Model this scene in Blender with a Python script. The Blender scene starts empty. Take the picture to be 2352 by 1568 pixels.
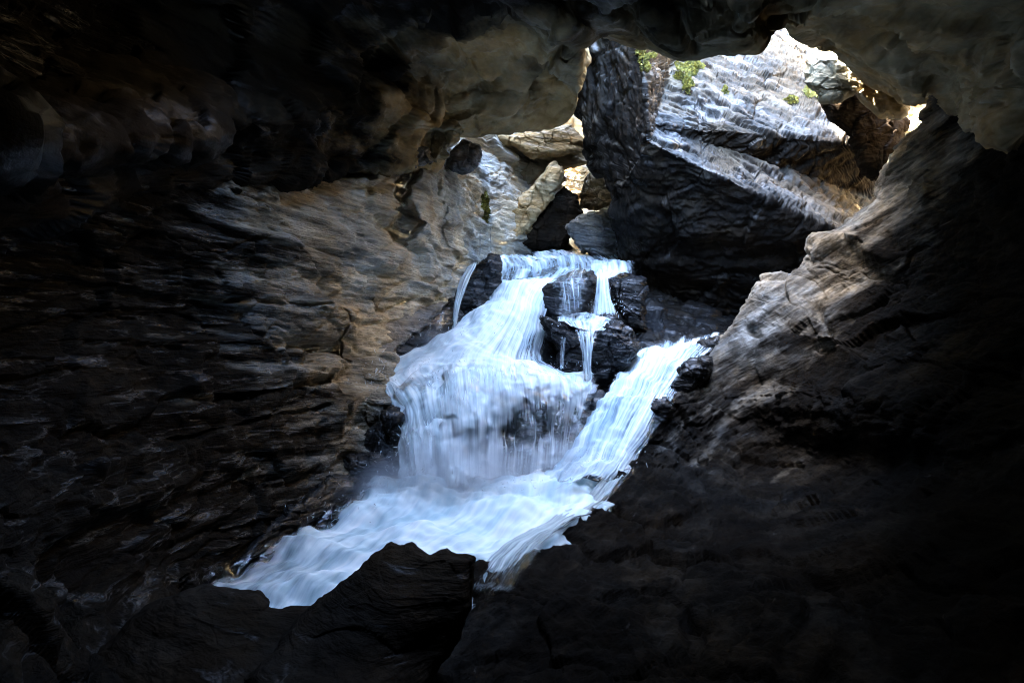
import bpy, math, random
import numpy as np

# ------------------------------------------------------------------ camera, sky, sun, exposure
S = bpy.context.scene
COL = S.collection
PITCH = math.radians(-8.0)
F, CX, CY = 1568.0, 1176.0, 784.0          # a 24 mm lens on a 36 mm frame, measured on a 2352 px wide picture
cam_data = bpy.data.cameras.new('camera')
cam_data.lens = 24.0
cam_data.sensor_width = 36.0
cam_data.clip_start = 0.05
cam_data.clip_end = 500.0
cam = bpy.data.objects.new('camera', cam_data)
COL.objects.link(cam)
cam.rotation_euler = (math.radians(90) + PITCH, 0, 0)
S.camera = cam

SUN_EL, SUN_AZ = math.radians(60.0), math.radians(272.0)   # azimuth clockwise from +Y
world = bpy.data.worlds.new('World')
S.world = world
world.use_nodes = True
nt = world.node_tree
sky = nt.nodes.new('ShaderNodeTexSky')
sky.sky_type = 'NISHITA'
sky.sun_disc = False
sky.sun_elevation = SUN_EL
sky.sun_rotation = SUN_AZ
bg = nt.nodes['Background']
bg.inputs['Strength'].default_value = 0.15
nt.links.new(sky.outputs['Color'], bg.inputs['Color'])
sun_data = bpy.data.lights.new('sun', 'SUN')
sun_data.energy = 4.0
sun_data.angle = math.radians(0.5)
sun_data.color = (1.0, 0.94, 0.84)
sun = bpy.data.objects.new('sun', sun_data)
COL.objects.link(sun)
# direction towards the sun
sd = (math.cos(SUN_EL) * math.sin(SUN_AZ), math.cos(SUN_EL) * math.cos(SUN_AZ), math.sin(SUN_EL))
from mathutils import Vector
sun.rotation_euler = Vector(sd).to_track_quat('Z', 'Y').to_euler()

S.view_settings.view_transform = 'Standard'
S.view_settings.look = 'None'
S.view_settings.exposure = 6.5
S.view_settings.gamma = 1.0
S.cycles.max_bounces = 10
S.cycles.diffuse_bounces = 3
S.cycles.glossy_bounces = 3
S.cycles.transparent_max_bounces = 24
S.cycles.use_adaptive_sampling = False
S.cycles.use_guiding = True
S.cycles.guiding_training_samples = 64
S.cycles.pixel_filter_type = 'BLACKMAN_HARRIS'
S.cycles.filter_width = 1.1
S.cycles.light_sampling_threshold = 0.0
S.cycles.use_denoising = True
S.cycles.caustics_reflective = False
S.cycles.caustics_refractive = False

# ------------------------------------------------------------------ maths helpers
cp, sp = math.cos(PITCH), math.sin(PITCH)
FWD = np.array([0, cp, sp]); UP = np.array([0, -sp, cp]); RT = np.array([1.0, 0, 0])

def W(u, v, d):
    """World point seen at picture position (u, v), d metres deep."""
    return RT * ((u - CX) / F * d) + UP * ((CY - v) / F * d) + FWD * d

def Wz(u, v, z):
    k = UP[2] * (CY - v) / F + FWD[2]
    return W(u, v, z / k)

def proj(p):
    d = p @ FWD
    return CX + F * (p @ RT) / d, CY - F * (p @ UP) / d, d

def _hash(ix, iy, iz, seed):
    h = (ix.astype(np.uint32) * np.uint32(374761393) + iy.astype(np.uint32) * np.uint32(668265263)
         + iz.astype(np.uint32) * np.uint32(2147483647 - 58) + np.uint32((seed * 1274126177) & 0xffffffff))
    h = (h ^ (h >> np.uint32(13))) * np.uint32(1274126177)
    h = (h ^ (h >> np.uint32(16))) * np.uint32(2246822519)
    return h ^ (h >> np.uint32(15))

_G = np.array([[1,1,0],[-1,1,0],[1,-1,0],[-1,-1,0],[1,0,1],[-1,0,1],[1,0,-1],[-1,0,-1],
               [0,1,1],[0,-1,1],[0,1,-1],[0,-1,-1],[1,1,0],[-1,1,0],[0,-1,1],[0,-1,-1]], np.float32)

def perlin(p, seed=0):
    p = np.asarray(p, np.float64)
    i = np.floor(p).astype(np.int64)
    f = (p - i).astype(np.float32)
    w = f * f * f * (f * (f * 6 - 15) + 10)
    out = np.zeros(len(p), np.float32)
    for dx in (0, 1):
        wx = w[:, 0] if dx else 1 - w[:, 0]
        for dy in (0, 1):
            wy = w[:, 1] if dy else 1 - w[:, 1]
            for dz in (0, 1):
                wz = w[:, 2] if dz else 1 - w[:, 2]
                g = _G[_hash(i[:, 0] + dx, i[:, 1] + dy, i[:, 2] + dz, seed) & np.uint32(15)]
                out += wx * wy * wz * (g[:, 0] * (f[:, 0] - dx) + g[:, 1] * (f[:, 1] - dy) + g[:, 2] * (f[:, 2] - dz))
    return out

def fbm(p, octaves=4, seed=0, gain=0.5, ridged=False):
    out = np.zeros(len(p), np.float32); a = 1.0
    q = np.array(p, np.float64)
    for k in range(octaves):
        n = perlin(q, seed + k * 17)
        out += a * ((1 - 2 * np.abs(n)) if ridged else n)
        a *= gain
        q = q * 2.03 + 3.17
    return out

def facets(p, seed=0, tilt=1.0):
    """Chunky broken planes: every Voronoi cell carries a tilted plane of its own."""
    p = np.asarray(p, np.float64)
    i = np.floor(p).astype(np.int64)
    best = np.full(len(p), 1e9); second = np.full(len(p), 1e9); val = np.zeros(len(p))
    for dx in (-1, 0, 1):
        for dy in (-1, 0, 1):
            for dz in (-1, 0, 1):
                c = i + np.array([dx, dy, dz])
                h = _hash(c[:, 0], c[:, 1], c[:, 2], seed)
                r = [((h >> np.uint32(s)) & np.uint32(255)) / 255.0 for s in (0, 8, 16, 24)]
                q = p - c - np.stack(r[:3], 1)
                dist = (q * q).sum(1)
                t = (r[3] - 0.5) * 1.0 + tilt * ((r[1] - 0.5) * q[:, 0] + (r[2] - 0.5) * q[:, 1] + (r[0] - 0.5) * q[:, 2])
                m = dist < best
                second = np.where(m, best, np.minimum(second, dist))
                val = np.where(m, t, val)
                best = np.where(m, dist, best)
    edge = np.sqrt(second) - np.sqrt(best)
    return val.astype(np.float32), edge.astype(np.float32)

def sstep(a, b, x):
    t = np.clip((x - a) / (b - a), 0, 1)
    return t * t * (3 - 2 * t)

def strata(p, normal, freq, seed=0, warp=0.35):
    """Layered beds: a different ledge height for each bed along NORMAL, softly stepped."""
    n = np.array(normal, float); n /= np.linalg.norm(n)
    s = (p @ n) * freq + warp * fbm(p * 0.8, 3, seed + 5) * freq * 0.5
    k = np.floor(s); f = s - k
    def h(a): return (_hash(a.astype(np.int64), a.astype(np.int64) * 7, a.astype(np.int64) * 0, seed) & np.uint32(1023)) / 1023.0
    a, b = h(k), h(k + 1)
    return (a + (b - a) * sstep(0.72, 1.0, f) - 0.5 - 0.25 * np.exp(-((f - 0.86) / 0.08) ** 2)).astype(np.float32)

def spline(P, n, axis):
    """Catmull-Rom resampling of array P along an axis to n samples."""
    P = np.moveaxis(np.asarray(P, float), axis, 0)
    m = len(P)
    Q = np.concatenate([2 * P[:1] - P[1:2], P, 2 * P[-1:] - P[-2:-1]])
    t = np.linspace(0, m - 1, n)
    k = np.minimum(t.astype(int), m - 2); f = (t - k).reshape((-1,) + (1,) * (P.ndim - 1))
    a, b, c, d = Q[k], Q[k + 1], Q[k + 2], Q[k + 3]
    out = 0.5 * (2 * b + (c - a) * f + (2 * a - 5 * b + 4 * c - d) * f ** 2 + (3 * b - a - 3 * c + d) * f ** 3)
    return np.moveaxis(out, 0, axis)

def net(rows, nr, nc):
    return spline(spline(rows, nr, 0), nc, 1)

def grid_normals(G):
    du = np.gradient(G, axis=0); dv = np.gradient(G, axis=1)
    n = np.cross(dv, du)
    return n / np.maximum(np.linalg.norm(n, axis=2, keepdims=True), 1e-9)

# ------------------------------------------------------------------ mesh helpers
def raw_mesh(name, verts, faces, mat, smooth=True):
    me = bpy.data.meshes.new(name)
    verts = np.asarray(verts, np.float32); faces = np.asarray(faces, np.int32)
    k = faces.shape[1]
    me.vertices.add(len(verts)); me.vertices.foreach_set('co', verts.ravel())
    me.loops.add(faces.size); me.loops.foreach_set('vertex_index', faces.ravel())
    me.polygons.add(len(faces))
    me.polygons.foreach_set('loop_start', np.arange(0, faces.size, k, dtype=np.int32))
    me.polygons.foreach_set('use_smooth', np.full(len(faces), smooth, dtype=bool))
    me.update(calc_edges=True); me.validate()
    if mat: me.materials.append(mat)
    return me

def link(name, me, parent=None, origin=None):
    if origin is not None and parent is None:
        o = np.asarray(origin, float)
        co = np.empty(len(me.vertices) * 3, np.float32); me.vertices.foreach_get('co', co)
        me.vertices.foreach_set('co', (co.reshape(-1, 3) - o).astype(np.float32).ravel()); me.update()
    ob = bpy.data.objects.new(name, me)
    COL.objects.link(ob)
    if parent is not None:
        ob.parent = parent
        ob.location = -Vector(parent.location)
    elif origin is not None:
        ob.location = origin
    return ob

def tag(o, label=None, cat=None, group=None, kind=None):
    if label: o['label'] = label
    if cat: o['category'] = cat
    if group: o['group'] = group
    if kind: o['kind'] = kind
    return o

def empty(name, loc, label, cat, group=None):
    o = bpy.data.objects.new(name, None)
    COL.objects.link(o); o.location = loc; o.empty_display_size = 0.2
    return tag(o, label, cat, group)

def grid_faces(nr, nc, wrap=False):
    r = np.arange(nr - 1)[:, None]; c = np.arange(nc if wrap else nc - 1)[None, :]
    c1 = (c + 1) % nc
    a = r * nc + c; b = r * nc + c1; d = (r + 1) * nc + c; e = (r + 1) * nc + c1
    return np.stack([a, d, e, b], -1).reshape(-1, 4)

def base_of(verts):
    return np.array([(verts[:, 0].min() + verts[:, 0].max()) / 2, (verts[:, 1].min() + verts[:, 1].max()) / 2, verts[:, 2].min()])

def relief(p, n, seed, lumps=0.12, chunk=0.10, chunk_f=1.6, beds=0.05, bed_n=(0.15, 0.1, 1), bed_f=5.0, fine=0.02, aniso=(1, 1, 1), grain=0.02, grain_f=(2.2, 13.0)):
    """Rock displacement along the normal n for the world points p."""
    an = np.array(aniso, float)
    d = lumps * fbm(p * 0.7, 3, seed)
    if chunk:
        w = p * an + 0.25 * np.stack([fbm(p * 1.3, 2, seed + k) for k in (31, 32, 33)], 1)
        v, e = facets(w * chunk_f, seed + 3)
        d += chunk * v - chunk * 0.25 * (1 - sstep(0.0, 0.06, e))
        v, e = facets(w * chunk_f * 2.9, seed + 4)
        d += chunk * 0.22 * v - chunk * 0.05 * (1 - sstep(0.0, 0.06, e))
    if beds:
        d += beds * strata(p, bed_n, bed_f, seed + 7)
        d += beds * 0.5 * strata(p, bed_n, bed_f * 2.7, seed + 8)
    if grain:
        nb = np.array(bed_n, float); nb /= np.linalg.norm(nb)
        ta = np.cross(nb, [0.3, 1, 0.2]); ta /= np.linalg.norm(ta); tb = np.cross(nb, ta)
        q = np.stack([p @ ta * grain_f[0], p @ tb * grain_f[0], p @ nb * grain_f[1]], 1)
        q = q + 0.5 * np.stack([perlin(p * 1.7, seed + k) for k in (41, 42, 43)], 1)
        v, e = facets(q * 0.55, seed + 45)
        d += grain * 0.9 * v
        v, e = facets(q * 1.5, seed + 46)
        d += grain * 0.4 * v
        d += grain * 0.35 * (fbm(q, 4, seed + 44, 0.55, ridged=True) - 0.6)
    d += fine * fbm(p * an * 6.0, 4, seed + 9, 0.55, ridged=True)
    return d

# ------------------------------------------------------------------ materials
def new_mat(name):
    m = bpy.data.materials.new(name); m.use_nodes = True
    t = m.node_tree
    for x in list(t.nodes): t.nodes.remove(x)
    out = t.nodes.new('ShaderNodeOutputMaterial')
    return m, t, out

def N(t, kind, **kw):
    n = t.nodes.new(kind)
    for k, v in kw.items():
        if k in n.inputs: n.inputs[k].default_value = v
        else: setattr(n, k, v)
    return n

def ramp(t, stops):
    r = t.nodes.new('ShaderNodeValToRGB')
    e = r.color_ramp.elements
    while len(e) < len(stops): e.new(0.5)
    for i, (p, c) in enumerate(stops):
        e[i].position = p; e[i].color = tuple(c) + (1,) if len(c) == 3 else c
    return r

def rock_mat(name, dark, mid, light, rough=(0.28, 0.6), bump=0.5, bed_n=(0.15, 0.1, 1), stretch=9.0, spec=0.5, pale=None, lit_top=None, dry_spec=0.08, wet_f=1.6, wet_t=0.5, bump_d=0.03):
    m, t, out = new_mat(name)
    L = t.links.new
    b = N(t, 'ShaderNodeBsdfPrincipled')
    geo = N(t, 'ShaderNodeNewGeometry')
    n1 = N(t, 'ShaderNodeTexNoise', Scale=1.3, Detail=9.0, Roughness=0.62)
    L(geo.outputs['Position'], n1.inputs['Vector'])
    # strata coordinate: squeeze along the bed normal
    bn = Vector(bed_n).normalized()
    mp = N(t, 'ShaderNodeMapping', vector_type='TEXTURE')
    mp.inputs['Rotation'].default_value = bn.to_track_quat('Z', 'Y').to_euler()
    mp.inputs['Scale'].default_value = (1.0, 1.0, 1.0 / stretch)
    L(geo.outputs['Position'], mp.inputs['Vector'])
    n2 = N(t, 'ShaderNodeTexNoise', Scale=2.2, Detail=10.0, Roughness=0.6, Distortion=0.3)
    L(mp.outputs['Vector'], n2.inputs['Vector'])
    mix = N(t, 'ShaderNodeMath', operation='ADD')
    L(n1.outputs['Fac'], mix.inputs[0]); L(n2.outputs['Fac'], mix.inputs[1])
    half = N(t, 'ShaderNodeMath', operation='MULTIPLY'); half.inputs[1].default_value = 0.5
    L(mix.outputs[0], half.inputs[0])
    cr = ramp(t, [(0.36, dark), (0.5, mid), (0.64, light)])
    L(half.outputs[0], cr.inputs['Fac'])
    # rusty and grey staining
    n3 = N(t, 'ShaderNodeTexNoise', Scale=0.9, Detail=5.0, Roughness=0.7)
    L(geo.outputs['Position'], n3.inputs['Vector'])
    st = ramp(t, [(0.42, (0.82, 0.9, 1.0)), (0.6, (1.1, 0.95, 0.75))])
    L(n3.outputs['Fac'], st.inputs['Fac'])
    mc = N(t, 'ShaderNodeMix', data_type='RGBA', blend_type='MULTIPLY'); mc.inputs[0].default_value = 1.0
    if pale:                                    # paler beside the falls: the fall-off of daylight put into the colour
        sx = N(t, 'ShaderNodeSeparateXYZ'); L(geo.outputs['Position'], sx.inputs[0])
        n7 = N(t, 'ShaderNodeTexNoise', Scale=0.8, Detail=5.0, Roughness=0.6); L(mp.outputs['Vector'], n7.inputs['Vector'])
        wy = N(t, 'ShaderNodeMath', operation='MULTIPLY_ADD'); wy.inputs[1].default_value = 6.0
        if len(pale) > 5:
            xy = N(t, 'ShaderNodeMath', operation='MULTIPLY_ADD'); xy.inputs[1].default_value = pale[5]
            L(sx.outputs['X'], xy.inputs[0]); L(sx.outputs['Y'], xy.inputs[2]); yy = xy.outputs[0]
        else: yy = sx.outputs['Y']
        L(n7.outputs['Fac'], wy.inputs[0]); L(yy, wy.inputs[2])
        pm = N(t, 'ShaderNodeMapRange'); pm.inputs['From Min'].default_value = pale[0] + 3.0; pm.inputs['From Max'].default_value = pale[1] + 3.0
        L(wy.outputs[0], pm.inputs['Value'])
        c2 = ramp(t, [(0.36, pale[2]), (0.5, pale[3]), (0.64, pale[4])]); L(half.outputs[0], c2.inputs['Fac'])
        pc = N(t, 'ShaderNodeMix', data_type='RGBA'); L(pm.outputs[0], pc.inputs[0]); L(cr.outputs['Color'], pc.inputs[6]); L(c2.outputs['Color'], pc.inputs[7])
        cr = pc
    if lit_top:                                   # paler upward faces: daylight from above put into the colour
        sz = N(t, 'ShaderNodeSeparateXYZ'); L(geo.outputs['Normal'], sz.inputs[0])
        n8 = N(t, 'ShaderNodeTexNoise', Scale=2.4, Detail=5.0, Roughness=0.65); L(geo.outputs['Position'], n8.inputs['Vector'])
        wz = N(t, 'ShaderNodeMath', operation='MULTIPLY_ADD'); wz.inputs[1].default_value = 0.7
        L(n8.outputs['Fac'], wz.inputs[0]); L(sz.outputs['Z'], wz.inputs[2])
        qm = N(t, 'ShaderNodeMapRange'); qm.inputs['From Min'].default_value = lit_top[0] + 0.35; qm.inputs['From Max'].default_value = lit_top[1] + 0.35
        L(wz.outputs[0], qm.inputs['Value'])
        if len(lit_top) > 5:                      # optional height band limiting that painted daylight to a crest
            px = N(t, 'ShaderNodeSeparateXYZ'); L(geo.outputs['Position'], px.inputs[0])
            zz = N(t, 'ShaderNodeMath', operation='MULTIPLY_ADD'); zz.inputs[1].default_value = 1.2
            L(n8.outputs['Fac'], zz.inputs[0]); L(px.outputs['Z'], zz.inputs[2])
            fl = N(t, 'ShaderNodeMapRange'); fl.inputs['From Min'].default_value = lit_top[5] + 0.45; fl.inputs['From Max'].default_value = lit_top[5] + 0.85
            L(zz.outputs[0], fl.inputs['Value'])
            f2 = N(t, 'ShaderNodeMapRange'); f2.inputs['From Min'].default_value = lit_top[6] + 0.9; f2.inputs['From Max'].default_value = lit_top[6] + 0.4
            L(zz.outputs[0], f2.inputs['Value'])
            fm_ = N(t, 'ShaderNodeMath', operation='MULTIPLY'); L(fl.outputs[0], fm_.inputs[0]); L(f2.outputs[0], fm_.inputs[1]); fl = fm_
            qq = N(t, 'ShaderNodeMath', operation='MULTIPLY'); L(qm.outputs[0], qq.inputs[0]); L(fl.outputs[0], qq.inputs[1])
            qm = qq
        c3 = ramp(t, [(0.36, lit_top[2]), (0.5, lit_top[3]), (0.64, lit_top[4])]); L(half.outputs[0], c3.inputs['Fac'])
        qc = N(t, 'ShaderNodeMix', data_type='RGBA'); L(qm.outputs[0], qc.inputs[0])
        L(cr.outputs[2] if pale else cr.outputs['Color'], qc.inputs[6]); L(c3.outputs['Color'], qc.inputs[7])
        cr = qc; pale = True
    L(cr.outputs[2] if pale else cr.outputs['Color'], mc.inputs[6]); L(st.outputs['Color'], mc.inputs[7])
    L(mc.outputs[2], b.inputs['Base Color'])
    # wet streaks follow the beds: glossy there, dull elsewhere
    n4 = N(t, 'ShaderNodeTexNoise', Scale=wet_f, Detail=6.0, Roughness=0.6, Distortion=0.5)
    L(mp.outputs['Vector'], n4.inputs['Vector'])
    wm = N(t, 'ShaderNodeMapRange', interpolation_type='SMOOTHSTEP'); wm.inputs['From Min'].default_value = wet_t; wm.inputs['From Max'].default_value = wet_t + 0.12
    L(n4.outputs['Fac'], wm.inputs['Value'])
    mr = N(t, 'ShaderNodeMapRange'); mr.inputs['To Min'].default_value = rough[1]; mr.inputs['To Max'].default_value = rough[0]
    L(wm.outputs[0], mr.inputs['Value']); L(mr.outputs[0], b.inputs['Roughness'])
    ms = N(t, 'ShaderNodeMapRange'); ms.inputs['To Min'].default_value = dry_spec; ms.inputs['To Max'].default_value = spec
    L(wm.outputs[0], ms.inputs['Value']); L(ms.outputs[0], b.inputs['Specular IOR Level'])
    # fine bump: layered grain and pitting
    n5 = N(t, 'ShaderNodeTexNoise', Scale=14.0, Detail=8.0, Roughness=0.6)
    L(geo.outputs['Position'], n5.inputs['Vector'])
    n6 = N(t, 'ShaderNodeTexNoise', Scale=7.0, Detail=6.0, Roughness=0.6, Distortion=0.4)
    L(mp.outputs['Vector'], n6.inputs['Vector'])
    ad = N(t, 'ShaderNodeMath', operation='ADD'); L(n5.outputs['Fac'], ad.inputs[0]); L(n6.outputs['Fac'], ad.inputs[1])
    bp = N(t, 'ShaderNodeBump', Strength=bump, Distance=bump_d)
    L(ad.outputs[0], bp.inputs['Height']); L(bp.outputs['Normal'], b.inputs['Normal'])
    L(b.outputs[0], out.inputs['Surface'])
    return m

def water_mat(name, su=40.0, sv=2.0, lo=0.30, hi=0.62, clear=(0.02, 0.03, 0.035), solid=False, foam=(0.88, 0.94, 0.93), shade=(0.58, 0.73, 0.77)):
    """Fast white water: streaks along the flow (uv) of foam, with clear water between; 'foam' attribute = how much air it carries."""
    m, t, out = new_mat(name)
    L = t.links.new
    uv = N(t, 'ShaderNodeUVMap'); uv.uv_map = 'flow'
    at = N(t, 'ShaderNodeAttribute', attribute_name='foam')
    def streak(a, b, det, dist=0.0):
        mp = N(t, 'ShaderNodeMapping'); mp.inputs['Scale'].default_value = (a, b, 1)
        L(uv.outputs[0], mp.inputs['Vector'])
        n = N(t, 'ShaderNodeTexNoise', Scale=1.0, Detail=det, Roughness=0.55, Distortion=dist)
        L(mp.outputs[0], n.inputs['Vector'])
        return n.outputs['Fac']
    s1 = streak(su, sv, 3.0, 0.2); s2 = streak(su * 3.1, sv * 1.7, 3.0); s3 = streak(su * 0.22, sv * 1.3, 3.0, 0.6)
    def M(op, a, b):
        n = N(t, 'ShaderNodeMath', operation=op)
        for i, x in enumerate((a, b)):
            if isinstance(x, (int, float)): n.inputs[i].default_value = x
            else: L(x, n.inputs[i])
        return n.outputs[0]
    mixn = M('ADD', M('ADD', M('MULTIPLY', s1, 0.40), M('MULTIPLY', s2, 0.30)), M('MULTIPLY', s3, 0.30))
    dens = M('ADD', mixn, M('SUBTRACT', at.outputs['Fac'], 0.5))
    mr = N(t, 'ShaderNodeMapRange', interpolation_type='SMOOTHSTEP'); mr.inputs['From Min'].default_value = lo; mr.inputs['From Max'].default_value = hi
    L(dens, mr.inputs['Value'])
    fac = mr.outputs[0]
    cr = ramp(t, [(0.40, shade), (0.60, foam)])
    L(mixn, cr.inputs['Fac'])
    di = N(t, 'ShaderNodeBsdfDiffuse'); tr = N(t, 'ShaderNodeBsdfTranslucent')
    L(cr.outputs[0], di.inputs[0]); L(cr.outputs[0], tr.inputs[0])
    fm = N(t, 'ShaderNodeMixShader'); fm.inputs[0].default_value = 0.25
    L(di.outputs[0], fm.inputs[1]); L(tr.outputs[0], fm.inputs[2])
    bp = N(t, 'ShaderNodeBump', Strength=0.25, Distance=0.02); L(mixn, bp.inputs['Height'])
    L(bp.outputs[0], di.inputs['Normal'])
    gl = N(t, 'ShaderNodeBsdfGlossy', Roughness=0.18); L(bp.outputs[0], gl.inputs['Normal'])
    fr = N(t, 'ShaderNodeFresnel', IOR=1.33); L(bp.outputs[0], fr.inputs['Normal'])
    if solid:
        base = N(t, 'ShaderNodeBsdfDiffuse'); base.inputs[0].default_value = clear + (1,)
    else:
        base = N(t, 'ShaderNodeBsdfTransparent')
    cw = N(t, 'ShaderNodeMixShader'); L(fr.outputs[0], cw.inputs[0]); L(base.outputs[0], cw.inputs[1]); L(gl.outputs[0], cw.inputs[2])
    fin = N(t, 'ShaderNodeMixShader'); L(fac, fin.inputs[0]); L(cw.outputs[0], fin.inputs[1]); L(fm.outputs[0], fin.inputs[2])
    if not solid:
        edge = N(t, 'ShaderNodeMapRange', interpolation_type='SMOOTHSTEP'); edge.inputs['From Min'].default_value = 0.0; edge.inputs['From Max'].default_value = 0.25
        L(at.outputs['Fac'], edge.inputs['Value'])
        tp = N(t, 'ShaderNodeBsdfTransparent')
        f2 = N(t, 'ShaderNodeMixShader'); L(edge.outputs[0], f2.inputs[0]); L(tp.outputs[0], f2.inputs[1]); L(fin.outputs[0], f2.inputs[2])
        fin = f2
    L(fin.outputs[0], out.inputs['Surface'])
    return m

_dir = W(1900, 330, 10.4) - W(1550, 160, 10.7); _dir /= np.linalg.norm(_dir)
_fn = np.cross(_dir, W(1700, 120, 12.0) - W(1700, 290, 10.15)); _fn /= np.linalg.norm(_fn)
if _fn[2] < 0: _fn = -_fn
CLEAVE = np.cross(_dir, _fn) * 0.85 + _fn * 0.5
PALE = (5.9, 8.2, (0.11, 0.10, 0.08), (0.37, 0.342, 0.28), (0.62, 0.585, 0.49))  # lit tone near the falls; the wall's base colour darkens towards the camera
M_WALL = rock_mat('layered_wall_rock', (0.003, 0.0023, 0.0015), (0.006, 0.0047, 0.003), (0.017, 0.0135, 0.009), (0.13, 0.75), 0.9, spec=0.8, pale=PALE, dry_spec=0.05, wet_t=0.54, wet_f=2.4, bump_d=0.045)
M_CEIL = rock_mat('ceiling_rock', (0.003, 0.0023, 0.0014), (0.006, 0.0046, 0.0027), (0.012, 0.0095, 0.006), (0.5, 0.8), 0.4, stretch=3.0, spec=0.12, dry_spec=0.04, pale=(6.3, 8.6, (0.12, 0.088, 0.045), (0.26, 0.20, 0.105), (0.42, 0.34, 0.20), 0.8))  # near roof almost black, paler by the openings: light fall-off in the colour
M_LEDGE = rock_mat('tan_ledge_rock', (0.10, 0.08, 0.05), (0.20, 0.165, 0.10), (0.32, 0.27, 0.17), (0.5, 0.8), 0.4, stretch=3.0)
M_SLAB = rock_mat('slate_slab_rock', (0.006, 0.005, 0.004), (0.014, 0.0115, 0.009), (0.03, 0.025, 0.018), (0.3, 0.75), 0.55, bed_n=tuple(CLEAVE), stretch=4.0, spec=0.4, dry_spec=0.06, wet_t=0.54, lit_top=(0.12, 0.5, (0.018, 0.0165, 0.0135), (0.049, 0.0455, 0.039), (0.115, 0.107, 0.092)))  # shade painted into the undersides, daylight into the upward faces
M_GREY = rock_mat('grey_layered_rock', (0.06, 0.055, 0.05), (0.15, 0.14, 0.125), (0.28, 0.265, 0.24), (0.35, 0.6), 0.6, stretch=8.0)
M_RIGHT = rock_mat('crumbly_schist_rock', (0.0025, 0.002, 0.0015), (0.0065, 0.0053, 0.004), (0.026, 0.022, 0.017), (0.4, 0.85), 0.7, bed_n=(-0.5, 0.2, 0.8), stretch=6.0, spec=0.45, dry_spec=0.03, wet_t=0.66, wet_f=4.0, bump_d=0.045, pale=(7.6, 9.0, (0.045, 0.041, 0.034), (0.14, 0.13, 0.11), (0.36, 0.335, 0.285)))  # far crest painted as lit, near slope painted as shaded
M_WET = rock_mat('wet_black_rock', (0.006, 0.006, 0.0065), (0.014, 0.0138, 0.0135), (0.035, 0.034, 0.031), (0.14, 0.5), 0.6, spec=0.6, dry_spec=0.12, wet_t=0.48)
M_DARK = rock_mat('dark_rock', (0.007, 0.005, 0.003), (0.014, 0.010, 0.0065), (0.026, 0.02, 0.014), (0.3, 0.85), 0.6, spec=0.3, dry_spec=0.03, wet_t=0.6, wet_f=3.0)
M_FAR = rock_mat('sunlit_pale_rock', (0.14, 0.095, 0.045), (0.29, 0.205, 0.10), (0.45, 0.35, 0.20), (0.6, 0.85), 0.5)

# ------------------------------------------------------------------ builders
def sheet(name, rows, nr, nc, mat, seed, kind='structure', sculpt=None, hole=None, amp=None, push=None, **kw):
    G = net(rows, nr, nc)
    n = grid_normals(G).reshape(-1, 3)
    p = G.reshape(-1, 3)
    # face the normals towards the camera side
    flip = np.sign(-(n * p).sum(1)).sum()
    if flip < 0: n = -n
    d = relief(p, n, seed, **kw)
    if amp is not None: d = d * amp(p)
    if sculpt is not None: d = d + sculpt(p)
    q = p + n * d[:, None]
    if push is not None: q = q + push(p)
    fc = grid_faces(nr, nc)
    if hole is not None: fc = fc[~hole(q[fc].mean(1))]
    o = link(name, raw_mesh(name, q, fc, mat))
    if kind: o['kind'] = kind
    return o, q.reshape(nr, nc, 3)

def polyline_dist(u, v, pts):
    best = np.full(len(u), 1e9)
    for (a, b), (c, d) in zip(pts[:-1], pts[1:]):
        t = np.clip(((u - a) * (c - a) + (v - b) * (d - b)) / max((c - a) ** 2 + (d - b) ** 2, 1e-9), 0, 1)
        best = np.minimum(best, np.hypot(u - a - t * (c - a), v - b - t * (d - b)))
    return best

def tps(ctrl):
    """Thin plate spline of depth over (u, v)."""
    c = np.array(ctrl, float); X = c[:, :2] / 300.0; y = c[:, 2]
    def k(r2): return np.where(r2 > 0, 0.5 * r2 * np.log(np.maximum(r2, 1e-12)), 0)
    n = len(X)
    A = np.zeros((n + 3, n + 3))
    A[:n, :n] = k(((X[:, None] - X[None]) ** 2).sum(2)) + 1e-4 * np.eye(n)
    A[:n, n] = 1; A[:n, n + 1:] = X; A[n, :n] = 1; A[n + 1:, :n] = X.T
    w = np.linalg.solve(A, np.concatenate([y, [0, 0, 0]]))
    def f(u, v):
        Q = np.stack([u, v], 1) / 300.0
        out = np.empty(len(Q))
        for s in range(0, len(Q), 50000):
            q = Q[s:s + 50000]
            out[s:s + 50000] = k(((q[:, None] - X[None]) ** 2).sum(2)) @ w[:n] + w[n] + q @ w[n + 1:]
        return out
    return f

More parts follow.
